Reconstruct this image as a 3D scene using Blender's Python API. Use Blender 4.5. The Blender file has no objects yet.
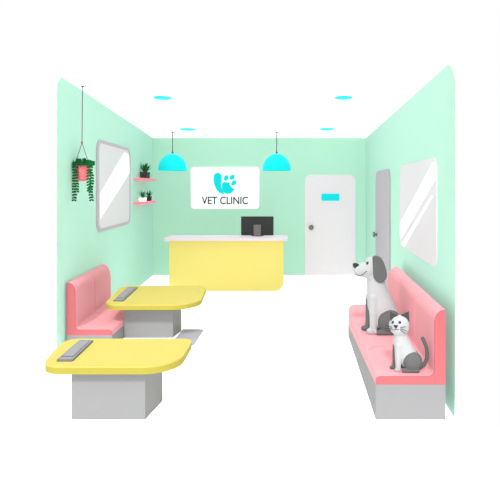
import bpy, bmesh, math, random
from mathutils import Vector, Matrix
from mathutils.bvhtree import BVHTree

random.seed(7)
S = bpy.context.scene
COL = S.collection
PI = math.pi

# ------------------------------------------------------------------ measuring
# The eye stands at (0, 0, 1.75) looking along +Y; distances are metres.
EYE = 1.75
def at(x, y, Y):
    """point at depth Y that is seen at image position x, y"""
    return Vector(((x - 283) * Y / 500, Y, EYE - (y - 187) * Y / 500))
def on_z(x, y, z):
    return at(x, y, 500 * (EYE - z) / (y - 187))

# room corners in plan
BL = Vector((-2.585, 9.94)); BR = Vector((1.650, 9.94))
LN = Vector((-2.354, 5.208)); RN = Vector((1.297, 3.77))
H_BACK = 2.724
H_LN = 2.937; H_RN = 2.724

class Wall:
    """a vertical wall from near end to far end; u runs along it, n points into the room"""
    def __init__(s, near, far, inward):
        s.p = near; s.d = (far - near); s.len = s.d.length; s.d.normalize()
        s.n = Vector((-s.d.y, s.d.x))
        if s.n.dot(inward) < 0: s.n = -s.n
    def pt(s, u, z, off=0.0):
        q = s.p + s.d * u + s.n * off
        return Vector((q.x, q.y, z))
    def hit(s, x, y):
        """image position -> (u, z) on the wall"""
        k = (x - 283) / 500
        # p.x + u d.x = k (p.y + u d.y)
        u = (k * s.p.y - s.p.x) / (s.d.x - k * s.d.y)
        Y = s.p.y + u * s.d.y
        return u, EYE - (y - 187) * Y / 500
WL = Wall(LN, BL, Vector((1, 0)))
WR = Wall(RN, BR, Vector((-1, 0)))
WB = Wall(BL, BR, Vector((0, -1)))

# ------------------------------------------------------------------ materials
def lin(c):
    c /= 255.0
    return c / 12.92 if c <= 0.04045 else ((c + 0.055) / 1.055) ** 2.4
MATS = {}
def mat(name, rgb, rough=0.7, var=0.006, scale=14.0, spec=0.12, metal=0.0):
    """procedural paint: a base colour with a faint mottling"""
    if name in MATS: return MATS[name]
    m = bpy.data.materials.new(name); m.use_nodes = True
    nt = m.node_tree; b = nt.nodes['Principled BSDF']
    col = [min(0.97, lin(v)) for v in rgb]
    tc = nt.nodes.new('ShaderNodeTexCoord')
    nz = nt.nodes.new('ShaderNodeTexNoise'); nz.inputs['Scale'].default_value = scale
    nz.inputs['Detail'].default_value = 3
    nt.links.new(tc.outputs['Object'], nz.inputs['Vector'])
    cr = nt.nodes.new('ShaderNodeValToRGB')
    cr.color_ramp.elements[0].position = 0.35; cr.color_ramp.elements[1].position = 0.65
    cr.color_ramp.elements[0].color = [max(0, v * (1 - var)) for v in col] + [1]
    cr.color_ramp.elements[1].color = [min(1, v * (1 + var)) for v in col] + [1]
    nt.links.new(nz.outputs['Fac'], cr.inputs['Fac'])
    nt.links.new(cr.outputs['Color'], b.inputs['Base Color'])
    b.inputs['Roughness'].default_value = rough
    b.inputs['Specular IOR Level'].default_value = spec
    b.inputs['Metallic'].default_value = metal
    MATS[name] = m
    return m

M_WHITE   = mat('white_paint', (250, 250, 250))
M_CEIL    = mat('ceiling_paint', (252, 252, 252))
M_FLOOR   = mat('white_vinyl_floor', (250, 250, 250))
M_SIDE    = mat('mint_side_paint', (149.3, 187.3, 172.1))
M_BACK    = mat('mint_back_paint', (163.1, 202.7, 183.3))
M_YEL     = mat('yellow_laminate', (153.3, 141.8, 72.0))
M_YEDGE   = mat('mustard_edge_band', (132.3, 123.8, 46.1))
M_CTR     = mat('counter_yellow', (198.2, 183.0, 101.8))
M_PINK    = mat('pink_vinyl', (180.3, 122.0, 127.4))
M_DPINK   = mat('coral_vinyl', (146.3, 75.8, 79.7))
M_POT     = mat('coral_pot', (183.6, 94.1, 102.1))
M_PIPE    = mat('rose_piping', (186, 112, 120))
M_GREY    = mat('light_grey_laminate', (108.5, 108.8, 109.4))
M_WTOP    = mat('pale_grey_worktop', (192.2, 180.3, 187.8))
M_DOOR    = mat('door_white', (208.7, 198.4, 204.4))
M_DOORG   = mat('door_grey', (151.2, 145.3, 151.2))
M_KNOB    = mat('knob_grey', (106.9, 100.1, 100.0), rough=0.4)
M_CYAN    = mat('cyan_enamel', (0, 199.2, 208.2), rough=0.5)
M_DARK    = mat('charcoal', (49.1, 47.9, 49.0))
M_DARKER  = mat('near_black', (38, 38, 38))
M_MID     = mat('mid_grey', (122, 121, 121))
M_FRAME   = mat('silver_frame', (153.1, 146.3, 153.1), rough=0.5)
M_PANE    = mat('frosted_pane', (181.1, 176.1, 181.1), rough=0.35)
M_FURW    = mat('pale_fur', (140.4, 141.6, 142.7), rough=0.9)
M_FURD    = mat('grey_fur', (74.5, 75.6, 74.0), rough=0.9)
M_LEAF    = mat('deep_green_leaf', (4, 72, 30), var=0.12)
M_SHELF   = mat('pink_shelf', (230.3, 125.5, 141.5))
M_CORD    = mat('cord_grey', (92, 91, 90))
M_CLIP    = mat('clipboard_grey', (84, 84, 87))
M_PAPER   = mat('paper_grey', (111.1, 110.6, 112.7))
M_SHADOW     = mat('floor_shadow_grey', (130.9, 129.4, 139.6))  # tone of the painted table shadow

def lamp_mat():
    m = bpy.data.materials.new('cyan_lens'); m.use_nodes = True
    nt = m.node_tree; b = nt.nodes['Principled BSDF']
    b.inputs['Base Color'].default_value = (0, .75, .85, 1)
    b.inputs['Emission Color'].default_value = (0, .9, 1, 1)
    b.inputs['Emission Strength'].default_value = 0.6
    b.inputs['Roughness'].default_value = .6
    return m
M_LENS = lamp_mat()

# ------------------------------------------------------------------ object helpers
W = {}                       # world position of every object that parents something
def _place(o, parent):
    if parent is not None:
        o.parent = parent
        W[o.name] = W[parent.name]
    else:
        W[o.name] = Vector((0, 0, 0))
def tag(o, label=None, cat=None, group=None, kind=None):
    if label: o['label'] = label
    if cat: o['category'] = cat
    if group: o['group'] = group
    if kind: o['kind'] = kind
    return o
def thing(name, loc, label, cat, group=None):
    o = bpy.data.objects.new(name, None); COL.objects.link(o)
    o.empty_display_size = 0.1
    o.location = loc; W[o.name] = Vector(loc)
    return tag(o, label, cat, group)
def obj(name, bm, mats, parent=None, smooth=False, bevel=0, seg=2, auto=None):
    """link a bmesh given in world coordinates as ONE mesh object"""
    if not isinstance(mats, (list, tuple)): mats = [mats]
    org = W[parent.name] if parent is not None else Vector((0, 0, 0))
    bmesh.ops.translate(bm, verts=bm.verts, vec=-org)
    bmesh.ops.recalc_face_normals(bm, faces=bm.faces)
    me = bpy.data.meshes.new(name); bm.to_mesh(me); bm.free()
    for m in mats: me.materials.append(m)
    o = bpy.data.objects.new(name, me); COL.objects.link(o)
    _place(o, parent)
    if smooth:
        for p in me.polygons: p.use_smooth = True
    if auto is not None:
        for p in me.polygons: p.use_smooth = True
        me.set_sharp_from_angle(angle=math.radians(auto))
    if bevel:
        b = o.modifiers.new('bevel', 'BEVEL'); b.width = bevel; b.segments = seg
        b.limit_method = 'ANGLE'; b.angle_limit = math.radians(40)
    return o
def base_obj(name, bm, mats, loc, **k):
    """top-level mesh whose origin is put at loc"""
    bmesh.ops.translate(bm, verts=bm.verts, vec=-Vector(loc))
    o = obj(name, bm, mats, None, **k); o.location = loc; W[o.name] = Vector(loc)
    return o
def struct(name, bm, m, **k):
    return tag(obj(name, bm, m, None, **k), kind='structure')
def copy_tree(o, parent=None, children={}):
    c = o.copy(); COL.objects.link(c)
    if parent: c.parent = parent
    for ch in [x for x in COL.objects if x.parent == o]: copy_tree(ch, c)
    return c

def BM(): return bmesh.new()
def prism(bm, pts, vec, mi=0):
    """planar polygon (3D points) extruded along vec"""
    a = [bm.verts.new(Vector(p)) for p in pts]
    b = [bm.verts.new(Vector(p) + Vector(vec)) for p in pts]
    n = len(a); fs = [bm.faces.new(a), bm.faces.new(b[::-1])]
    for i in range(n):
        fs.append(bm.faces.new((a[i], a[(i+1) % n], b[(i+1) % n], b[i])))
    for f in fs: f.material_index = mi
def box(bm, x0, x1, y0, y1, z0, z1):
    prism(bm, [(x0, y0, z0), (x1, y0, z0), (x1, y1, z0), (x0, y1, z0)], (0, 0, z1 - z0))
def loft(bm, rings, cap=True, closed=True):
    vs = [[bm.verts.new(Vector(p)) for p in r] for r in rings]
    n = len(vs[0])
    for a, b in zip(vs, vs[1:]):
        for i in range(n if closed else n - 1):
            bm.faces.new((a[i], a[(i+1) % n], b[(i+1) % n], b[i]))
    if cap: bm.faces.new(vs[0][::-1]); bm.faces.new(vs[-1])
def rounded(pts, rads, n=7):
    """2D polygon with rounded corners; rads one radius or a list"""
    if not isinstance(rads, (list, tuple)): rads = [rads] * len(pts)
    out = []
    for i, p in enumerate(pts):
        p = Vector(p[:2]); a = Vector(pts[i-1][:2]); b = Vector(pts[(i+1) % len(pts)][:2]); r = rads[i]
        if r <= 0: out.append(p); continue
        da = (a - p).normalized(); db = (b - p).normalized()
        t = r
        p0 = p + da * min(t, (a-p).length * .49); p1 = p + db * min(t, (b-p).length * .49)
        for k in range(n + 1):
            s = k / n
            out.append((1-s)**2 * p0 * 1.0 + 2*s*(1-s) * p + s*s * p1 if False else
                       _arc(p0, p, p1, s))
    return out
def _arc(p0, p, p1, s):
    # conic that is close to a circular fillet
    w = 0.72
    a = (1-s)**2; b = 2*s*(1-s)*w; c = s*s
    return (p0*a + p*b + p1*c) / (a+b+c)
def tube(bm, pts, r, n=8, r_end=None):
    pts = [Vector(p) for p in pts]; m = len(pts); rings = []
    up = Vector((0, 0, 1))
    prev = None
    for i, p in enumerate(pts):
        d = (pts[min(i+1, m-1)] - pts[max(i-1, 0)]).normalized()
        if prev is None:
            a = d.cross(up)
            if a.length < 1e-3: a = d.cross(Vector((1, 0, 0)))
            a.normalize()
        else:
            a = (prev - d * prev.dot(d)).normalized()
        prev = a; b = d.cross(a)
        rr = r if r_end is None else r + (r_end - r) * i / (m - 1)
        rings.append([p + (a * math.cos(2*PI*k/n) + b * math.sin(2*PI*k/n)) * rr for k in range(n)])
    loft(bm, rings)
def lathe(bm, prof, c, n=40, cap=True):
    rings = [[(c[0] + r*math.cos(2*PI*k/n), c[1] + r*math.sin(2*PI*k/n), c[2] + z) for k in range(n)] for r, z in prof]
    loft(bm, rings, cap)
def ball(bm, c, rx, ry=None, rz=None, u=20, v=12):
    """ellipsoid about c"""
    ry = rx if ry is None else ry; rz = rx if rz is None else rz
    c = Vector(c)
    pt = lambda i, j: c + Vector((rx*math.sin(PI*j/v)*math.cos(2*PI*i/u), ry*math.sin(PI*j/v)*math.sin(2*PI*i/u), rz*math.cos(PI*j/v)))
    top = bm.verts.new(c + Vector((0, 0, rz))); bot = bm.verts.new(c - Vector((0, 0, rz)))
    rows = [[bm.verts.new(pt(i, j)) for i in range(u)] for j in range(1, v)]
    for i in range(u):
        k = (i+1) % u
        bm.faces.new((top, rows[0][i], rows[0][k])); bm.faces.new((bot, rows[-1][k], rows[-1][i]))
        for a, b in zip(rows, rows[1:]): bm.faces.new((a[i], b[i], b[k], a[k]))

# ------------------------------------------------------------------ room shell
# floor
bm = BM()
fl = [(BL.x-.08, 10.02), (LN.x-.06, LN.y), (-2.75, 2.6), (2.1, 2.6), (RN.x+.12, 3.9), (BR.x+.08, 10.02)]
prism(bm, [(x, y, -.08) for x, y in fl], (0, 0, .08))
struct('floor', bm, M_FLOOR)
# ceiling, slightly rising towards the left front corner
def ceil_z(X, Y):
    # bilinear over the room: s along depth, t across
    s = (9.94 - Y) / (9.94 - 4.5); t = (X + 2.6) / 4.0
    t = min(1, max(0, t))
    return H_BACK + (H_LN - H_BACK) * (1 - t) * (9.94 - Y) / (9.94 - LN.y)
bm = BM()
N = 10
top = []; bot = []
for i in range(N + 1):
    s = i / N
    l = BL + (LN - BL) * s; r = BR + (RN - BR) * s
    rowb = []; rowt = []
    for j in range(N + 1):
        t = j / N
        p = l + (r - l) * t
        q = p + Vector(((t - .5) * .16, .06 * (1 - s)))
        z = H_BACK + (H_LN - H_BACK) * (1 - t) * s
        rowb.append(bm.verts.new((q.x, q.y, z))); rowt.append(bm.verts.new((q.x, q.y, z + .07)))
    bot.append(rowb); top.append(rowt)
for i in range(N):
    for j in range(N):
        bm.faces.new((bot[i][j], bot[i+1][j], bot[i+1][j+1], bot[i][j+1]))
        bm.faces.new((top[i][j], top[i][j+1], top[i+1][j+1], top[i+1][j]))
for k in range(N):
    bm.faces.new((bot[0][k], bot[0][k+1], top[0][k+1], top[0][k]))
    bm.faces.new((bot[N][k], bot[N][k+1], top[N][k+1], top[N][k]))
    bm.faces.new((bot[k][0], bot[k+1][0], top[k+1][0], top[k][0]))
    bm.faces.new((bot[k][N], bot[k+1][N], top[k+1][N], top[k][N]))
struct('ceiling', bm, M_CEIL)
def ceiling_hit(x, y):
    lo, hi = 3.0, 9.9
    for _ in range(50):
        Y = (lo + hi) / 2; p = at(x, y, Y)
        l = LN + (BL - LN) * ((Y - LN.y) / (BL.y - LN.y)); r = RN + (BR - RN) * ((Y - RN.y) / (BR.y - RN.y))
        t = (p.x - l.x) / (r.x - l.x)
        s = (BL.y - Y) / (BL.y - (LN.y + (RN.y - LN.y) * t))
        z = H_BACK + (H_LN - H_BACK) * (1 - t) * s
        if p.z > z: hi = Y
        else: lo = Y
    return Vector((p.x, Y, z))

def side_wall(name, w, h_near, mitre, rad):
    bm = BM()
    prof = rounded([(0, 0), (w.len, 0), (w.len, H_BACK), (0, h_near)], [0, 0, 0, rad], 10)
    a = [bm.verts.new(w.pt(u, z)) for u, z in prof]
    b = []
    for u, z in prof:
        k = max(0.0, 1 - u / 0.6)
        b.append(bm.verts.new(w.pt(u + mitre * k + (0.05 if u > w.len - .01 else 0), z, -0.06)))
    n = len(a)
    bm.faces.new(a); bm.faces.new(b[::-1])
    for i in range(n): bm.faces.new((a[i], a[(i+1) % n], b[(i+1) % n], b[i]))
    struct(name, bm, M_SIDE)
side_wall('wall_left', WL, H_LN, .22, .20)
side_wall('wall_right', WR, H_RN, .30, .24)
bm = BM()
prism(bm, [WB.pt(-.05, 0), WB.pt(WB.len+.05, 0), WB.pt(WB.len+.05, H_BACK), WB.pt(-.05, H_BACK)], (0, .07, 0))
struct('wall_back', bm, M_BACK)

# ------------------------------------------------------------------ doors, windows
def wall_panel(bm, w, uz, off0, off1):
    a = [w.pt(u, z, off0) for u, z in uz]
    v = Vector((w.n.x, w.n.y, 0)) * (off1 - off0)
    prism(bm, a, v)
# back door
u0, z1 = WB.hit(304.8, 174.7); u1, _ = WB.hit(355.5, 174.7)
bm = BM()
wall_panel(bm, WB, rounded([(u0, 0.001), (u1, 0.001), (u1, z1), (u0, z1)], [0, 0, .13, .13]), 0, .025)
d1 = struct('door_1', bm, M_DOOR, bevel=.004)
bm = BM(); a0 = WB.hit(321.3, 193.6); a1 = WB.hit(339.3, 200.8)
wall_panel(bm, WB, rounded([a0, (a1[0], a0[1]), a1, (a0[0], a1[1])], .02, 4), .025, .037)
tag(obj('sign_plate', bm, M_CYAN, d1), label='blank cyan rectangular plate')
def knob(w, x, y, r, door, off):
    u, z = w.hit(x, y); c = w.pt(u, z, off)
    bm = BM(); n = Vector((w.n.x, w.n.y, 0))
    q = Vector((0, 0, 1)).rotation_difference(n).to_matrix().to_4x4()
    prof = [(r*.75, 0), (r*.75, .006), (r*.4, .012), (r*.4, .03), (r*.9, .036), (r, .05), (r*.85, .064), (r*.4, .07)]
    lathe(bm, prof, (0, 0, 0), 20)
    bmesh.ops.transform(bm, matrix=Matrix.Translation(c) @ q, verts=bm.verts)
    tag(obj('door_knob', bm, M_KNOB, door, auto=40), label='dark grey round knob')
knob(WB, 311, 227.3, .052, d1, .025)
# side door in the right wall
u1, z1 = WR.hit(390.6, 169); u0, z0_ = WR.hit(376.6, 171)
bm = BM()
wall_panel(bm, WR, rounded([(u0, 0.001), (u1, 0.001), (u1, 2.005), (u0, 2.005)], [0, 0, .17, .22]), 0, .02)
d2 = struct('door_2', bm, M_DOORG, bevel=.004)
knob(WR, 378.3, 234.6, .048, d2, .02)
# window pane in the right wall
un, _ = WR.hit(437.3, 160); uf, _ = WR.hit(400.3, 165)
wz0, wz1 = 1.045, 2.01
bm = BM()
wall_panel(bm, WR, rounded([(un, wz0), (uf, wz0), (uf, wz1), (un, wz1)], [.12, .14, .12, .12]), 0, .006)
win = struct('window_1', bm, M_PANE)
def glare_band(w, pts, off0, off1, name, parent, m=M_WHITE):  # glare on a pane, painted as thin white shapes
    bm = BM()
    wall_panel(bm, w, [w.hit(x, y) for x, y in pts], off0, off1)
    return tag(obj(name, bm, m, parent), label='white diagonal painted glare stripe')
glare_band(WR, [(433.5, 162.6), (436.2, 163.8), (437.2, 167), (437.2, 177), (401.6, 238.6), (400.6, 234), (400.5, 223.5)][::-1],
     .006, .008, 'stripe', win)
glare_band(WR, [(432.2, 195.6), (433.4, 196.6), (404.8, 246.6), (402.6, 244.6), (402.4, 243.8)][::-1], .006, .008, 'stripe', win)

# mirror on the left wall
un, _ = WL.hit(96, 187); uf, _ = WL.hit(129.6, 187)
mz0, mz1 = 1.155, 2.375
bm = BM()
out = rounded([(un, mz0), (uf, mz0), (uf, mz1), (un, mz1)], .14, 8)
inn = rounded([(un+.085, mz0+.045), (uf-.045, mz0+.045), (uf-.045, mz1-.045), (un+.085, mz1-.045)], .10, 8)
mirror = thing('wall_mirror', WL.pt((un+uf)/2, mz0), 'large mirror with silver rounded frame hanging on the left mint wall', 'mirror')
O0 = [bm.verts.new(WL.pt(u, z, 0)) for u, z in out]; O1 = [bm.verts.new(WL.pt(u, z, .016)) for u, z in out]
I0 = [bm.verts.new(WL.pt(u, z, 0)) for u, z in inn]; I1 = [bm.verts.new(WL.pt(u, z, .016)) for u, z in inn]
n = len(out)
for i in range(n):
    j = (i+1) % n
    for A, B in ((O0, O1), (O1, I1), (I1, I0), (I0, O0)):
        bm.faces.new((A[i], A[j], B[j], B[i]))
obj('mirror_frame', bm, M_FRAME, mirror)
bm = BM(); wall_panel(bm, WL, inn, .002, .010)
obj('mirror_pane', bm, M_PANE, mirror)
glare_band(WL, [(123.5, 152.6), (126.6, 153.8), (128.2, 156.5), (128.6, 173), (99.6, 218.5), (99.4, 193.8)][::-1], .010, .013, 'stripe', mirror)

# ------------------------------------------------------------------ wall sign
a0 = WB.hit(191, 167); a1 = WB.hit(259.2, 208.8)
sign = thing('clinic_sign', WB.pt((a0[0]+a1[0])/2, a1[1]), 'white rounded vet clinic sign with cyan paw logo on back wall', 'sign')
bm = BM()
wall_panel(bm, WB, rounded([a0, (a1[0], a0[1]), a1, (a0[0], a1[1])], .07, 7), 0, .03)
obj('sign_board', bm, M_WHITE, sign)
def smooth_loop(pts, n=6):
    out = []; m = len(pts)
    for i in range(m):
        p0, p1, p2, p3 = (Vector(pts[(i+k-1) % m]) for k in range(4))
        for k in range(n):
            t = k / n
            out.append(.5*((2*p1) + (-p0+p2)*t + (2*p0-5*p1+4*p2-p3)*t*t + (-p0+3*p1-3*p2+p3)*t**3))
    return out
def sgn(pts):            # crop coordinates of the sign (6.25 per pixel from 185,160)
    return [(185 + x/6.25, 160 + y/6.25) for x, y in pts]
def logo_piece(name, pts, smooth=True):
    bm = BM()
    pts = smooth_loop(pts) if smooth else [Vector(p) for p in pts]
    wall_panel(bm, WB, [WB.hit(p[0], p[1]) for p in pts], .03, .036)
    return obj(name, bm, M_CYAN, sign)
def ell(cx, cy, rx, ry, ang, n=20):
    o = []
    for k in range(n):
        t = 2*PI*k/n; x = rx*math.cos(t); y = ry*math.sin(t)
        o.append((cx + x*math.cos(ang) - y*math.sin(ang), cy + x*math.sin(ang) + y*math.cos(ang)))
    return o
logo_piece('logo_leaf', sgn([(203, 80), (220, 84), (230, 100), (229, 125), (227, 150), (232, 180), (245, 208), (236, 212), (212, 200), (190, 168), (180, 128), (184, 92)]))
bm = BM()
def piece(pts, smooth=True):
    pts = smooth_loop(pts) if smooth else pts
    wall_panel(bm, WB, [WB.hit(p[0], p[1]) for p in pts], .03, .036)
piece(sgn([(233, 147), (246, 137), (262, 139), (277, 141), (282, 152), (288, 166), (300, 176), (310, 181), (306, 190), (286, 208), (262, 211), (244, 202), (233, 178)]))
piece(sgn(ell(258, 113, 14, 19, .35)), False)
piece(sgn(ell(296, 108, 14.5, 18, .75)), False)
piece(sgn(ell(307, 143, 13, 20, .75)), False)
obj('logo_paw', bm, M_CYAN, sign)
def text_mesh(body, xl, xr, ytop, ybot, name, parent, m):
    cu = bpy.data.curves.new(name, 'FONT'); cu.body = body; cu.size = 1; cu.extrude = .01; cu.offset = .012
    t = bpy.data.objects.new(name, cu); COL.objects.link(t)
    bpy.context.view_layer.update()
    me = bpy.data.meshes.new_from_object(t.evaluated_get(bpy.context.evaluated_depsgraph_get()))
    bpy.data.objects.remove(t)
    xs = [v.co.x for v in me.vertices]; ys = [v.co.y for v in me.vertices]; zs = [v.co.z for v in me.vertices]
    ua, za = WB.hit(xl, ytop); ub, zb = WB.hit(xr, ybot)
    bm = BM(); bm.from_mesh(me)
    for v in bm.verts:
        u = ua + (v.co.x - min(xs)) / (max(xs) - min(xs)) * (ub - ua)
        z = zb + (v.co.y - min(ys)) / (max(ys) - min(ys)) * (za - zb)
        o = .03 + (v.co.z - min(zs)) / (max(zs) - min(zs)) * .006
        v.co = WB.pt(u, z, o)
    return obj(name, bm, m, parent)
text_mesh('VET CLINIC', 202, 248.2, 196.6, 204.2, 'lettering', sign, M_DARK)

# ------------------------------------------------------------------ ceiling lamps
dl = [((162.8, 97.3), 9.3, 'nearer cyan downlight on the left half of the white ceiling'),
      ((187.5, 129), 7.8, 'farther cyan downlight, just right of the left hanging dome lamp'),
      ((343.5, 97.2), 8.8, 'nearer cyan downlight on the right half of the white ceiling'),
      ((327, 128.8), 7.8, 'farther cyan downlight on the ceiling in front of the back door')]
proto = None
for (x, y), rp, lab in dl:
    c = ceiling_hit(x, y)
    if proto is None:
        proto = t = thing('ceiling_downlight', c, lab, 'ceiling light', 'recessed ceiling downlights')
        bm = BM(); lathe(bm, [(.105, 0), (.112, -.004), (.108, -.012), (.098, -.014)], c, 32); obj('rim', bm, M_CYAN, t, auto=40)
        bm = BM(); lathe(bm, [(.097, -.010), (.090, -.018), (.05, -.021)], c, 32); obj('lens', bm, M_LENS, t, auto=40)
    else:
        t = copy_tree(proto); t.location = c; t['label'] = lab; W[t.name] = c
    s = (rp * c.y / 500) / .112
    t.scale = (s, s, 1)

PY = 8.77
proto = None
for x, lab in ((172.6, 'cyan dome pendant lamp hanging left of the clinic sign'),
               (276.7, 'cyan dome pendant lamp hanging right of the clinic sign')):
    c = at(x, 170.6, PY)
    if proto is None:
        zc = ceil_z(c.x, c.y) - c.z
        proto = t = thing('pendant_lamp', c, lab, 'pendant lamp', 'dome pendant lamps over the counter')
        R, Hh = .25, .30
        prof = [(R*math.cos(a), Hh*math.sin(a)) for a in [k*PI/2/14 for k in range(14)]] + [(.012, Hh)]
        inner = [(max(.006, r-.008), max(0, z-.008)) for r, z in prof][::-1]
        bm = BM(); lathe(bm, prof + inner, c, 48, cap=False)
        bmesh.ops.holes_fill(bm, edges=[e for e in bm.edges if e.is_boundary], sides=0) if False else None
        obj('lamp_shade', bm, M_CYAN, t, auto=50)
        bm = BM(); lathe(bm, [(.014, Hh-.01), (.016, Hh), (.016, Hh+.03), (.008, Hh+.035)], c, 16); obj('cap', bm, M_CORD, t, auto=40)
        bm = BM(); tube(bm, [c + Vector((0, 0, Hh+.02)), c + Vector((0, 0, .68))], .0075, 8); obj('cord', bm, M_CORD, t)
        bm = BM(); lathe(bm, [(.022, .665), (.022, .683), (.012, .684)], c, 20); obj('ceiling_mount', bm, M_CORD, t, auto=40)
        bm = BM(); ball(bm, c + Vector((0, 0, .13)), .05, .05, .06); obj('bulb', bm, M_WHITE, t, smooth=True)
        bm = BM(); lathe(bm, [(.022, .17), (.022, .27), (.012, .29)], c, 16); obj('socket', bm, M_CORD, t, auto=40)
    else:
        t = copy_tree(proto); t.location = c; t['label'] = lab

# ------------------------------------------------------------------ reception counter
CY0, CY1 = 8.41, 8.88
cx0, cx1 = -1.917, .010
ctr = thing('reception_counter', ((cx0+cx1)/2, CY0, 0), 'yellow reception counter with pale grey worktop in front of back wall', 'reception counter')
bm = BM()
pr = rounded([(cx0, 0), (cx1, 0), (cx1, .85), (cx0, .85)], [0, .16, 0, 0], 10)
prism(bm, [(x, CY0, z) for x, z in pr], (0, .43, 0))
obj('counter_body', bm, M_CTR, ctr, bevel=.004)
bm = BM()
prism(bm, [(x, y, .85) for x, y in rounded([(cx0-.085, 8.33), (cx1+.07, 8.33), (cx1+.07, CY1+.02), (cx0-.085, CY1+.02)], .03, 4)], (0, 0, .042))
obj('worktop', bm, M_WTOP, ctr, bevel=.008, seg=3)

# monitor, its back to the room
c = at(257.2, 235.9, 8.68); c.z = .892
mon = thing('computer_monitor', c, 'charcoal computer monitor seen from behind on the reception counter', 'monitor')
s = 8.68/500
bm = BM(); prism(bm, [(c.x + x, c.y + .03, c.z + z) for x, z in rounded([(-.283, .015), (.283, .015), (.283, .345), (-.283, .345)], .012, 3)], (0, .035, 0))
obj('screen_housing', bm, M_DARK, mon, bevel=.004)
bm = BM(); box(bm, c.x-.255, c.x+.255, c.y+.0655, c.y+.068, c.z+.045, c.z+.32); obj('screen', bm, M_DARKER, mon)
bm = BM(); box(bm, c.x-.062, c.x+.062, c.y-.005, c.y+.03, c.z+.008, c.z+.20); obj('stand_neck', bm, M_KNOB, mon, bevel=.004)
bm = BM(); prism(bm, [(c.x+x, c.y+y, c.z) for x, y in rounded([(-.062, -.004), (.062, -.004), (.12, .13), (-.12, .13)], .03, 4)], (0, 0, .008)); obj('stand_base', bm, M_DARK, mon)

# ------------------------------------------------------------------ tables
def table(name, lab, top_pts, rads, z0, z1, ped, group, base):
    t = thing(name, base, lab, 'table', group)
    prof = rounded(top_pts, rads, 8)
    cen = sum(prof, Vector((0, 0))) / len(prof)
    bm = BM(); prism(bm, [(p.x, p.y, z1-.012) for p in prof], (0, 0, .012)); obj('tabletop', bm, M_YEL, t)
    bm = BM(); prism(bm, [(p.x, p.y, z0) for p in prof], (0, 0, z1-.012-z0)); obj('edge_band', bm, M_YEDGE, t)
    bm = BM(); prism(bm, [(x, y, 0) for x, y in ped], (0, 0, z0)); obj('pedestal', bm, M_GREY, t, bevel=.003)
    return t
table('low_table', 'yellow low table nearest the viewer, front left of the room',
      [(-1.775, 3.655), (-.775, 3.655), (-.775, 4.32), (-1.875, 4.32)], [.13, .26, .09, .13], .38, .44,
      [(-1.591, 3.758), (-1.036, 3.758), (-.985, 4.09), (-1.55, 4.09)], 'yellow low tables', (-1.3, 3.9, 0))
table('low_table', 'farther yellow low table between the left pink bench and reception counter',
      [(-1.998, 5.57), (-.935, 5.57), (-1.01, 6.63), (-2.14, 6.63)], [.14, .32, .13, .15], .38, .44,
      [(-1.845, 5.795), (-1.275, 5.795), (-1.237, 6.08), (-1.80, 6.08)], 'yellow low tables', (-1.55, 5.95, 0))

def clipboard(lab, q):
    P = [on_z(x, y, .441) for x, y in q]         # back-left, back-right, front-right, front-left
    c = sum(P, Vector()) / 4
    t = thing('clipboard', (c.x, c.y, .44), lab, 'clipboard', 'clipboards on the yellow tables')
    def inset(a, b, cc, d):     # fractions from left, right, front, back
        f = lambda u, v: P[3]*(1-u)*(1-v) + P[2]*u*(1-v) + P[1]*u*v + P[0]*(1-u)*v
        return [f(a, cc), f(1-b, cc), f(1-b, 1-d), f(a, 1-d)]
    def pr(name, quad, rad, z, h, m):
        bm = BM(); prism(bm, [(p.x, p.y, z) for p in rounded([v.xy for v in quad], rad, 4)], (0, 0, h)); return obj(name, bm, m, t)
    pr('board', inset(0, 0, 0, 0), .015, .4402, .012, M_CORD)
    pr('rim', inset(.04, .05, .04, .03), .012, .4522, .003, M_PAPER)
    pr('liner', inset(.08, .13, .12, .06), .008, .4552, .0015, M_CLIP)
    pr('paper', inset(.11, .20, .17, .09), .006, .4567, .0015, M_PAPER)
clipboard('grey clipboard lying on the nearest yellow table', [(79.6, 341.3), (93.6, 341.3), (72.6, 361.6), (56, 361.6)])
clipboard('grey clipboard lying on the farther yellow table', [(128, 287.8), (138, 287.8), (123.3, 301.4), (113, 301.4)])

# far table's cast shadow, laid on the floor as a grey sheet
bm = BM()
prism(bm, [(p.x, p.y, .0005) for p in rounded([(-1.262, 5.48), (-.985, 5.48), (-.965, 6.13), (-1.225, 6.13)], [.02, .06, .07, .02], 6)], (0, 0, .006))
tag(base_obj('floor_shadow', bm, M_SHADOW, (-1.1, 5.8, 0)), 'small flat grey painted shadow on white floor beside the farther table pedestal', 'painted shadow')

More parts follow.
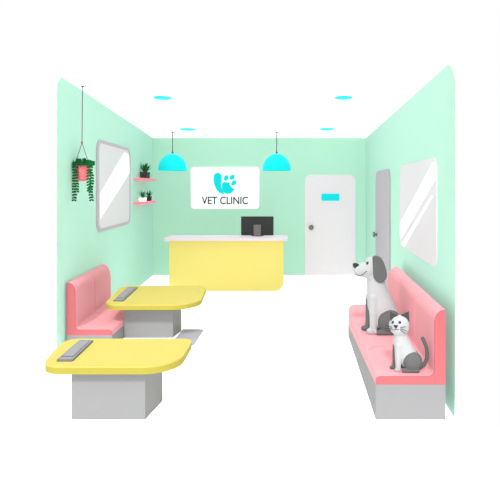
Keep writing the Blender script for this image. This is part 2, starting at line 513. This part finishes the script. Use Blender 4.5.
# ------------------------------------------------------------------ benches
def bench(lab, base_pt, y0, ys, yb, xf, xb, xr, zb, zs, zt, seams, end_r, zb_far=None):
    """L-shaped upholstered bench. x* are (near, far) pairs; front, back's face, rear"""
    if zb_far is None: zb_far = zb
    t = thing('waiting_bench', base_pt, lab, 'bench', 'pink waiting benches')
    L = ys - y0
    def lx(p, Y): return p[0] + (p[1] - p[0]) * (Y - y0) / L
    sg = 1 if xr[0] > xf[0] else -1
    def seat_prof(Y, drop=0.0, xin=0.0, pad=.05):
        f = lx(xf, Y) + sg * xin; b = lx(xb, Y) + sg * pad
        zz = zb + (zb_far - zb) * (Y - y0) / L
        r = .022
        pr = [(f, zz)] + [(f + sg*r*(1-math.cos(a)), zs - drop - r + r*math.sin(a)) for a in [k*PI/2/5 for k in range(6)]] + [(b, zs - drop), (b, zz)]
        return [(x, Y, z) for x, z in pr]
    ring = []
    n = 24
    R = .24
    for k in range(n + 1):
        Y = y0 + (L - R) * k / n; ring.append(seat_prof(Y))
    for k in range(1, 9):
        a = k / 8 * PI / 2
        Y = ys - R + R * math.sin(a)
        ring.append(seat_prof(Y, xin=end_r * (1 - math.cos(a))))
    bm = BM(); loft(bm, ring); obj('seat', bm, M_PINK, t, auto=35)
    def back_prof(Y, drop=0.0, grow=0.0):
        f = lx(xb, Y); r = lx(xr, Y); w = abs(r - f)
        fil = .045
        top = zt - drop
        pr = [(f - sg*fil, zs - .008)]
        pr += [(f - sg*fil*(1 - math.sin(a)), zs + fil*(1 - math.cos(a))) for a in [k*PI/2/5 for k in range(0, 6)]]
        rh = min(.10, (top - zs) * .5)
        pr += [(f + sg*w*.92*(1 - math.cos(a)), top - rh + rh*math.sin(a)) for a in [k*PI/2/7 for k in range(0, 8)]]
        pr += [(r, top), (r, zb + .02), (f - sg*0, zb + .02)]
        return [(x, Y, z) for x, z in pr]
    ring = [back_prof(y0 + (yb - .16 - y0) * k / 20) for k in range(21)]
    for k in range(1, 9):
        a = k / 8 * PI / 2
        ring.append(back_prof(yb - .16 + .16*math.sin(a), drop=.13*(1 - math.cos(a))))
    bm = BM(); loft(bm, ring); obj('backrest', bm, M_PINK, t, auto=35)
    # coral end panel: the L-shaped side of the near end
    f, b, r = xf[0], xb[0], xr[0]
    pts = [(f, zb), (f, zs), (b, zs), (b, zt), (r, zt), (r, zb)]
    hb = zt - zs
    pr = [(f, zb)] + [(f + sg*.05*(1-math.cos(a)), zs - .03 + .03*math.sin(a)) for a in [k*PI/2/6 for k in range(7)]]
    w = abs(r - b)
    # thin lip below, thick edge at the back, so that the light cushion shows inside the L
    pr += [(b - sg*.045*(1 - math.sin(a)), zs + .045*(1 - math.cos(a))) for a in [k*PI/2/6 for k in range(7)]]
    pr += [(b + sg*w*.92*(1 - math.cos(a)), zt - .10 + .10*math.sin(a)) for a in [k*PI/2/7 for k in range(8)]]
    pr += [(r, zt), (r, zb)]
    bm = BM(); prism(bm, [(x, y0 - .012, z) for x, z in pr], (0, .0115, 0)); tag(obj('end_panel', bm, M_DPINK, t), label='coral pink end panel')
    # plinth
    bm = BM()
    def pl(Y):
        zz = zb + (zb_far - zb) * (Y - y0) / L
        return [(lx(xf, Y), Y, 0), (lx(xf, Y), Y, zz), (lx(xr, Y), Y, zz), (lx(xr, Y), Y, 0)]
    loft(bm, [pl(y0 - .012), pl(ys - .18)])
    tag(obj('plinth', bm, M_GREY, t), label='grey plinth')
    # seams: a cord across the seat and up the back
    for Y in seams:
        f, b, r = lx(xf, Y), lx(xb, Y), lx(xr, Y); w = abs(r - b)
        path = [(f + sg*.03, Y - .09, zs), (f + sg*.05, Y - .04, zs), (f + sg*.10, Y - .005, zs), (f + sg*.16, Y, zs), (b - sg*.045, Y, zs)]
        path += [(b - sg*.045*(1 - math.sin(a)), Y, zs + .045*(1 - math.cos(a))) for a in [k*PI/2/5 for k in range(1, 6)]]
        path += [(b, Y, zt - .18)]
        path += [(b + sg*w*.92*(1 - math.cos(a)), Y - .02 - .10*(1-math.cos(a)), zt - .10 + .10*math.sin(a)) for a in [k*PI/2/6 for k in range(0, 7)]]
        bm = BM(); tube(bm, path, .0045, 6); tag(obj('piping', bm, M_PIPE, t, smooth=True), label='rose piping')
    return t
bench('pink bench along the right mint wall where dog and cat sit', (1.0, 3.77, 0), 3.77, 6.06, 5.96,
      (.698, .772), (1.139, 1.25), (1.221, 1.345), .264, .325, .825, (4.465, 5.22), .09, .12)
bench('pink bench against the left mint wall behind the yellow tables', (-2.05, 5.43, 0), 5.42, 6.84, 6.84,
      (-1.85, -1.85), (-2.25, -2.355), (-2.343, -2.43), .146, .205, .716, (6.12,), .06)

# ------------------------------------------------------------------ shelves with plants
shelf_z = (1.905, 1.495)
def shelf(lab, z):
    bm = BM()
    u0 = WL.hit(133.4, 187)[0]; u1 = u0 + 1.12
    a = [WL.pt(u0, z), WL.pt(u1, z), WL.pt(u1, z, .145), WL.pt(u0 + .02, z, .12)]
    prism(bm, a, (0, 0, -.043))
    c = WL.pt((u0+u1)/2, z)
    return tag(base_obj('wall_shelf', bm, M_SHELF, c, bevel=.004), lab, 'shelf', 'small pink wall shelves')
shelf('upper pink wall shelf, carrying a single dark planter', shelf_z[0])
shelf('lower pink wall shelf, carrying one white and one dark pot', shelf_z[1])
def off_wall(bm, least=.012):
    for v in bm.verts:
        q = Vector((v.co.x, v.co.y)) - WL.p; o = q.dot(WL.n)
        if o < least:
            v.co.x += WL.n.x * (least - o); v.co.y += WL.n.y * (least - o)
def aloe(bm, c, n, h, spread, w=.016):
    for k in range(n):
        a = 2*PI*k/n + random.uniform(-.25, .25)
        lean = random.uniform(.15, 1.0) * spread
        hh = h * random.uniform(.7, 1.05) * (1 - .35 * lean / max(spread, 1e-6))
        rows = []
        side = Vector((-math.sin(a), math.cos(a), 0))
        for i in range(6):
            t = i / 5
            p = Vector(c) + Vector((math.cos(a), math.sin(a), 0)) * (lean * t**1.4 + .006) + Vector((0, 0, hh*t))
            ww = w * (1 - t**1.6) + .0015
            rows.append([p - side*ww, p + Vector((math.cos(a), math.sin(a), .3))*-.35*ww, p + side*ww, p + Vector((math.cos(a), math.sin(a), .3))*.5*ww])
        loft(bm, rows)
def potted(x, z, lu, wd, h, m, lab, n, ph, sp, lw, off=.073, name='potted_plant'):
    u = WL.hit(x, 187)[0]
    # the pot's middle stands 'off' from the wall: slide along so that it keeps its place
    for _ in range(6):
        p = WL.pt(u, z, off); px = 283 + 500*p.x/p.y; u += (x - px) * .06
    c = WL.pt(u, z, off)
    t = thing(name, c, lab, 'plant', 'potted plants on the wall shelves')
    bm = BM()
    def rg(k, zz): return [WL.pt(u + a*lu/2*k, zz, off + b*wd/2*k) for a, b in ((-1, -1), (1, -1), (1, 1), (-1, 1))]
    loft(bm, [rg(.9, z), rg(1, z+h), rg(.86, z+h), rg(.8, z+h*.8)])
    obj('pot', bm, m, t)
    bm = BM(); aloe(bm, c + Vector((0, 0, h*.8)), n, ph, sp, lw); off_wall(bm, .004)
    obj('leaves', bm, M_LEAF, t, auto=40)
potted(145.1, shelf_z[0], .27, .12, .112, M_DARK, 'spiky green plant in dark rectangular planter on the upper pink shelf', 28, .22, .18, .022)
potted(142.7, shelf_z[1], .20, .10, .070, M_WHITE, 'small green plant in white pot on the lower pink shelf', 15, .165, .135, .016)
potted(148.9, shelf_z[1], .10, .085, .085, M_DARK, 'small green plant in dark square pot on the lower pink shelf', 15, .155, .12, .016)

# ------------------------------------------------------------------ hanging plant
HY = 5.82
k_ = HY / 500
hp = ceiling_hit(82.5, 85.6); HY = hp.y; k_ = HY/500
def hpt(x, y, d=0.0): return at(x, y, HY + d)
t = thing('hanging_plant', hp, 'trailing green plant in coral pot hanging from ceiling near left wall', 'hanging plant')
bm = BM(); tube(bm, [hp, hpt(82, 142)], .0055, 8); obj('cord', bm, M_CORD, t)
bm = BM(); lathe(bm, [(.02, 0), (.02, -.012), (.008, -.02)], hp, 16); obj('ceiling_hook', bm, M_CORD, t, auto=40)
bm = BM(); ball(bm, hpt(82, 142.6), .014); obj('bead', bm, M_DPINK, t, smooth=True)
bm = BM()
for a in (PI, 0):
    tube(bm, [hpt(82, 143), hpt(82, 163.5) + Vector((.078*math.cos(a), .078*math.sin(a), 0))], .0042, 6)
for a in (0,):
    obj('hanger_strings', bm, M_CORD, t)
bm = BM()
c = hpt(82, 181.2)
lathe(bm, [(.025, 0), (.048, .007), (.066, .035), (.077, .085), (.079, .13), (.076, .18), (.070, .18), (.066, .16)], c, 32)
obj('pot', bm, M_POT, t, auto=50)
def leaf(bm, c, d, L, w):
    d = d.normalized(); s = d.cross(Vector((0, -1, .2))).normalized(); nrm = d.cross(s)
    pts = [(0, 0), (.25, .8), (.55, 1), (.82, .6), (1, 0), (.82, -.6), (.55, -1), (.25, -.8)]
    f = [c + d*L*a + s*w*b - nrm*0.15*w*(1-abs(b)) for a, b in pts]
    prism(bm, f, nrm * .003)
bm = BM()
for k in range(190):
    a = random.uniform(0, 2*PI); r = .112 * math.sqrt(random.random())
    p = c + Vector((r*math.cos(a), r*math.sin(a), .178 + random.uniform(0, .075) * (1 - r/.2)))
    leaf(bm, p, Vector((math.cos(a)*.8, math.sin(a)*.8, random.uniform(-.4, .8))), .038, .016)
off_wall(bm); obj('foliage', bm, M_LEAF, t)
vines = [(74.0, 199.5, -.12), (76.4, 191, -.10), (89.0, 190, -.10), (91.2, 199.5, -.03)]
for x, yb_, d in vines:
    bm = BM()
    x0 = 73.8 if x < 82 else 90.4
    n = int((yb_ - 164) / 2.7)
    path = []
    for i in range(n + 1):
        s = i / n
        xx = x0 + (x - x0) * min(1, s * 3) + .5*math.sin(i*.8 + x)
        path.append(hpt(xx, 163.5 + (yb_ - 163.5) * s, d))
    tube(bm, path, .0025, 5)
    for i, p in enumerate(path):
        for sd in (-1, 1):
            leaf(bm, p, Vector((sd*.8, random.uniform(-.3, .1), -.5 + random.uniform(-.2, .2))), .035, .012)
    off_wall(bm); obj('vine', bm, M_LEAF, t)

for x, y in ((77.4, 167.2), (76.2, 170.8), (87.4, 166.8), (87.8, 170.4), (90.4, 171.2)):
    bm = BM(); ball(bm, hpt(x, y, -.10), .011, .008, .013, 12, 8); tag(obj('bud', bm, M_DARK, t, smooth=True), label='small charcoal bud')

# ------------------------------------------------------------------ animals
def blob_body(balls, voxel, parent, name, mats, colour, smooth_it=6):
    """balls: (centre, (rx, ry, rz)) fused into one continuous skin; colour(centre, normal) -> material index"""
    bm = BM()
    for c, r in balls: ball(bm, c, r[0], r[1], r[2], 20, 14)
    me = bpy.data.meshes.new('t'); bm.to_mesh(me); bm.free()
    o = bpy.data.objects.new('t', me); COL.objects.link(o)
    m = o.modifiers.new('r', 'REMESH'); m.mode = 'VOXEL'; m.voxel_size = voxel; m.use_smooth_shade = True
    s = o.modifiers.new('s', 'SMOOTH'); s.factor = .5; s.iterations = smooth_it
    bpy.context.view_layer.update()
    me2 = bpy.data.meshes.new_from_object(o.evaluated_get(bpy.context.evaluated_depsgraph_get()))
    bpy.data.objects.remove(o)
    bm = BM(); bm.from_mesh(me2)
    bm.normal_update()
    tree = BVHTree.FromBMesh(bm)
    for f in bm.faces:
        f.material_index = colour(f.calc_center_median(), f.normal)
    ob = obj(name, bm, mats, parent, smooth=True)
    return ob, tree
def chain(a, b, ra, rb, n=8, sy=1.0):
    out = []
    for i in range(n + 1):
        s = i / n; r = ra + (rb - ra) * s
        out.append((a + (b - a) * s, (r, r * sy, r)))
    return out

def make_dog():
    Yc = 4.885; k = Yc / 500
    t = thing('dog', (at(380, 331.5, Yc).x, Yc, .325), 'pale grey and white dog with dark ear sitting on the right pink bench', 'dog')
    P = lambda x, y, d=0.0: at(x, y, Yc) + Vector((0, d*k, 0))
    B = []
    # head: skull, muzzle
    B += [(P(373.5, 266.6), (10.2*k, 8.2*k, 10.6*k))]
    B += chain(P(369, 269.6), P(360, 270.2), 8.6*k, 6.4*k, 6, .85)
    B += chain(P(360, 270.2), P(357, 268.6), 6.4*k, 4.4*k, 3, .85)
    # neck and trunk
    B += chain(P(375, 277), P(377.2, 291), 8.2*k, 10.2*k, 6, .9)
    B += chain(P(377.2, 291), P(381.5, 306), 10.4*k, 13.0*k, 6, .85)
    B += chain(P(381.5, 306), P(386.5, 318), 13.0*k, 13.2*k, 5, .85)
    # haunches
    for sd in (-1, 1):
        B += [(P(388, 319.4, sd*7), (12.2*k, 6.5*k, 12.2*k))]
        B += chain(P(394, 329.6, sd*9), P(376.5, 330.0, sd*9), 2.9*k, 2.6*k, 8)
    # near fore leg, far fore leg
    B += chain(P(373.5, 296, -4.2), P(372.6, 312, -5.2), 5.6*k, 4.4*k, 6)
    B += chain(P(372.6, 312, -5.2), P(372.4, 328, -5.2), 4.2*k, 3.7*k, 6)
    B += chain(P(372.2, 329.3, -5.2), P(368.6, 329.6, -5.2), 3.4*k, 2.9*k, 4)
    B += chain(P(371.5, 298, 4.2), P(369.8, 312, 5.2), 5.2*k, 3.6*k, 6)
    B += chain(P(369.8, 312, 5.2), P(369.4, 328, 5.2), 3.6*k, 3.2*k, 6)
    B += chain(P(368.6, 329.3, 5.2), P(364.2, 329.6, 5.2), 2.9*k, 2.6*k, 4)
    # tail tucked behind
    B += chain(P(395, 327, 5), P(395.5, 329, 12), 2.2*k, 1.8*k, 5)
    def colour(c, n):
        x = c.x / c.y * 500 + 283; d = (c.y - Yc) / k
        x = 283 + c.x / k; y = 187 + (EYE - c.z) / k
        if (x-388)**2 + (y-319.6)**2 < 11.9**2 and abs(d) > 4: return 1
        if y > 326.6 and x > 377: return 1
        if y > 325.8 and d < -6.4 and x > 374.6 and y > 327: return 1
        if d > 1.5 and y > 299 and x < 376: return 1
        if abs(d) > 0 and x > 396 and y > 323: return 1
        return 0
    body, tree = blob_body(B, .006, t, 'body', [M_FURW, M_FURD], colour, 5)
    def surf(x, y, lift=0.0):
        p = P(x, y); eye = Vector((0, 0, EYE)); h = tree.ray_cast(eye, (p - eye).normalized())
        return (h[0] if h[0] else p) + Vector((0, -lift, 0))
    # ears: thick hanging flaps on both sides of the head
    for sd in (-1, 1):
        pts = smooth_loop([(373.2, 256.6), (378.5, 256.3), (382.4, 259.5), (385.2, 266), (387, 273.5), (386.2, 279), (382, 282.6), (377.4, 282), (374, 277.6), (373.2, 270), (373.0, 263)], 4)
        bm = BM()
        d0 = 9.4*k; 
        sh = 2.4 if sd > 0 else 0
        prism(bm, [(at(x + sh, y + sh, Yc - d0).x, Yc + sd*d0, at(x + sh, y + sh, Yc - d0).z) for x, y in pts], (0, -sd*.026 if sd > 0 else .026, 0))
        tag(obj('ear', bm, M_FURD, t, bevel=.006, seg=3, auto=40), label='drooping dark grey ear')
    bm = BM(); e = surf(367.6, 263.2); ball(bm, e, .0155, .008, .0155); 
    obj('eye', bm, M_DARKER, t, smooth=True)
    e2 = Vector((e.x, 2*Yc - e.y, e.z)); bm = BM(); ball(bm, e2, .0155, .008, .0155); obj('eye', bm, M_DARKER, t, smooth=True)
    pts = smooth_loop([(353.2, 263.9), (356, 263.3), (358.6, 264.2), (358.4, 266), (357.0, 268), (354.8, 268.2), (353.2, 266.4)], 4)
    bm = BM(); prism(bm, [(P(x, y).x, Yc - .032, P(x, y).z) for x, y in pts], (0, .064, 0)); obj('nose', bm, M_DARKER, t, bevel=.01, seg=3, auto=40)
    bm = BM(); path = []
    for i in range(13):
        s = i / 12
        x = 355.2 + 11.8*s; y = 273.6 + 2.2*math.sin(PI*min(1, s*1.15)) - 2.4*s**2.5
        path.append(surf(x, y, .001))
    tube(bm, path, .0035, 6); obj('mouth', bm, M_DARKER, t, smooth=True)
    bm = BM(); q = [surf(x, y, .002) for x, y in ((368.6, 278.6), (373.4, 278.0), (369.8, 280.6))]  # neck shade put on as a grey triangle
    prism(bm, q, (0, .006, 0)); tag(obj('chin_shadow', bm, M_FURD, t), label='small grey painted shadow under chin')
make_dog()

def make_cat():
    Yc = 3.88; k = Yc / 500
    t = thing('cat', (at(404, 370, Yc).x, Yc, .325), 'pale cat with dark ears and grey tail sitting on near end of right bench', 'cat')
    P = lambda x, y, d=0.0: at(x, y, Yc) + Vector((0, d*k, 0))
    B = []
    B += [(P(398.8, 324.5, -1.5), (10.2*k, 8.4*k, 9.9*k)), (P(398.8, 327, -2), (9.6*k, 8.2*k, 7.4*k))]
    B += [(P(395.8, 328.6, -7.6), (3.4*k, 2.6*k, 2.4*k)), (P(398.6, 328.6, -7.4), (3.2*k, 2.6*k, 2.4*k))]
    B += chain(P(400, 333), P(401.4, 341), 6.2*k, 7.6*k, 5, .85)
    B += chain(P(401.4, 341), P(406.5, 354), 7.8*k, 9.8*k, 6, .85)
    B += chain(P(406.5, 354), P(410, 359.6), 9.8*k, 9.8*k, 3, .85)
    for sd in (-1, 1):
        B += [(P(411.4, 359.6, sd*5), (9.7*k, 5*k, 9.7*k))]
        B += chain(P(416, 368.3, sd*6.5), P(402, 368.4, sd*6.5), 2.1*k, 1.9*k, 8)
    B += chain(P(397.8, 344, -3), P(397.4, 356, -3.6), 4.2*k, 3.4*k, 5)
    B += chain(P(397.4, 356, -3.6), P(397.3, 367, -3.6), 3.4*k, 2.7*k, 6)
    B += chain(P(397.3, 368.2, -3.6), P(395.6, 368.4, -3.6), 2.3*k, 2.0*k, 3)
    B += chain(P(396.6, 344, 3), P(395.8, 356, 3.6), 3.4*k, 2.6*k, 5)
    B += chain(P(395.8, 356, 3.6), P(395.6, 367, 3.6), 2.6*k, 2.4*k, 6)
    B += chain(P(395, 368.4, 3.6), P(392.0, 368.5, 3.6), 2.1*k, 1.8*k, 3)
    tail = [(416, 368.2), (420.5, 367.8), (424.6, 364.6), (427, 359.5), (427.5, 354), (426.8, 348), (424.8, 342.5), (422.8, 338.6)]
    for (a, b), (c, d) in zip(tail, tail[1:]): B += chain(P(a, b, 1), P(c, d, 1), 1.95*k, 1.95*k, 4)
    def colour(c, n):
        d = (c.y - Yc) / k; x = 283 + c.x / k; y = 187 + (EYE - c.z) / k
        if (x-411.4)**2 + (y-359.7)**2 < 9.6**2 and abs(d) > 2.5: return 1
        if x > 418.2 or (x > 412 and y > 365): return 1
        if y > 365.6 and (x > 401.8 or (d < -5.2 and x > 399.2)): return 1
        if d > .8 and y > 345 and x < 399: return 1
        return 0
    body, tree = blob_body(B, .0042, t, 'body', [M_FURW, M_FURD], colour, 4)
    def surf(x, y, lift=0.0):
        p = P(x, y); eye = Vector((0, 0, EYE)); h = tree.ray_cast(eye, (p - eye).normalized())
        return (h[0] if h[0] else p) + Vector((0, -lift, 0))
    for tri in (((389.9, 311.0), (389.9, 320.0), (398.0, 315.2)), ((408.6, 310.8), (400.8, 315.0), (408.4, 321.5))):
        bm = BM()
        a, b, c = [P(x, y, -1.5) for x, y in tri]
        cen = (b + c) / 2
        ring0 = [b + Vector((0, -.018, 0)), c + Vector((0, -.018, 0)), c + Vector((0, .018, 0)), b + Vector((0, .018, 0))]
        ring1 = [a + (v - a) * .06 for v in ring0]
        loft(bm, [ring0, ring1]); tag(obj('ear', bm, M_DARK, t, bevel=.003), label='pointed charcoal ear')
    for x in (392.9, 399.8):
        bm = BM(); ball(bm, surf(x, 322.5), .0108, .006, .0118); obj('eye', bm, M_DARKER, t, smooth=True)
    pts = smooth_loop([(393.8, 325.2), (397.6, 325.2), (397.2, 326.6), (395.7, 327.9), (394.2, 326.6)], 3)
    bm = BM(); y_ = surf(395.7, 326.4).y; prism(bm, [(at(x, y, y_).x, y_ - .007, at(x, y, y_).z) for x, y in pts], (0, .010, 0)); obj('nose', bm, M_DARKER, t)
    bm = BM()
    for arc in ([(395.7, 327.6), (395.7, 328.8), (394.6, 329.9), (392.9, 329.8), (392.3, 328.9)], [(395.7, 328.8), (396.8, 329.9), (398.2, 329.7), (398.6, 328.9)]):
        tube(bm, [surf(x, y, .001) for x, y in arc], .0024, 6)
    obj('mouth', bm, M_DARKER, t, smooth=True)
    for a, b in (((391.6, 327.0), (385.3, 325.0)), ((391.6, 328.2), (385.2, 328.2)), ((391.8, 329.2), (386.6, 331.4)),
                 ((400.4, 327.2), (405.6, 326.6)), ((400.4, 328.4), (406.4, 330.6)), ((400.2, 329.4), (405.0, 333.4))):
        p0 = surf(*a, .001); p1 = at(*b, p0.y - .004)
        tip = surf(*b, .003)
        h = tree.ray_cast(Vector((p1.x, Yc-1, p1.z)), Vector((0, 1, 0)))
        if h[0]: p1.y = min(p1.y, h[0].y - .004)
        bm = BM(); mid = (p0 + p1)/2; mid.y -= .006; tube(bm, [p0, mid, p1], .0024, 5); obj('whisker', bm, M_DARKER, t)
make_cat()

# ------------------------------------------------------------------ light, world, camera
w = bpy.data.worlds.new('daylight'); S.world = w; w.use_nodes = True
bg = w.node_tree.nodes['Background']; bg.inputs['Color'].default_value = (1, 1, 1, 1); bg.inputs['Strength'].default_value = 1.0
def sun(name, d, energy, ang):
    l = bpy.data.lights.new(name, 'SUN'); l.energy = energy; l.angle = math.radians(ang)
    o = bpy.data.objects.new(name, l); COL.objects.link(o)
    o.rotation_euler = Vector(d).to_track_quat('-Z', 'Y').to_euler(); o.location = (-1, 0, 5)
U = PI            # energy that lights a facing white surface to 1
sun('sun', (.08, .745, -.667), 1.2 * U, 6)
def soft(name, d, e):
    """shadowless fill sun from one side, added to flatten the light"""
    sun(name, d, e * U, 60)
    bpy.data.lights[name].use_shadow = False
soft('fill_left', (1, 1, -.55), .62)
soft('fill_right', (-1, 1, -.55), .62)
soft('fill_above', (0, .05, -1), .85)
soft('fill_below', (0, .2, 1), .75)  # added upward fill that whitens the ceiling

cam = bpy.data.cameras.new('camera'); co = bpy.data.objects.new('camera', cam); COL.objects.link(co)
co.location = (0, 0, EYE); co.rotation_euler = (PI/2, 0, 0)
cam.sensor_width = 36; cam.lens = 36
cam.shift_x = -33 / 500; cam.shift_y = -63 / 500
cam.clip_start = .05; cam.clip_end = 100
S.camera = co
vs = S.view_settings
vs.view_transform = 'Standard'; vs.look = 'None'; vs.gamma = 1; vs.exposure = 0.0; vs.use_curve_mapping = False
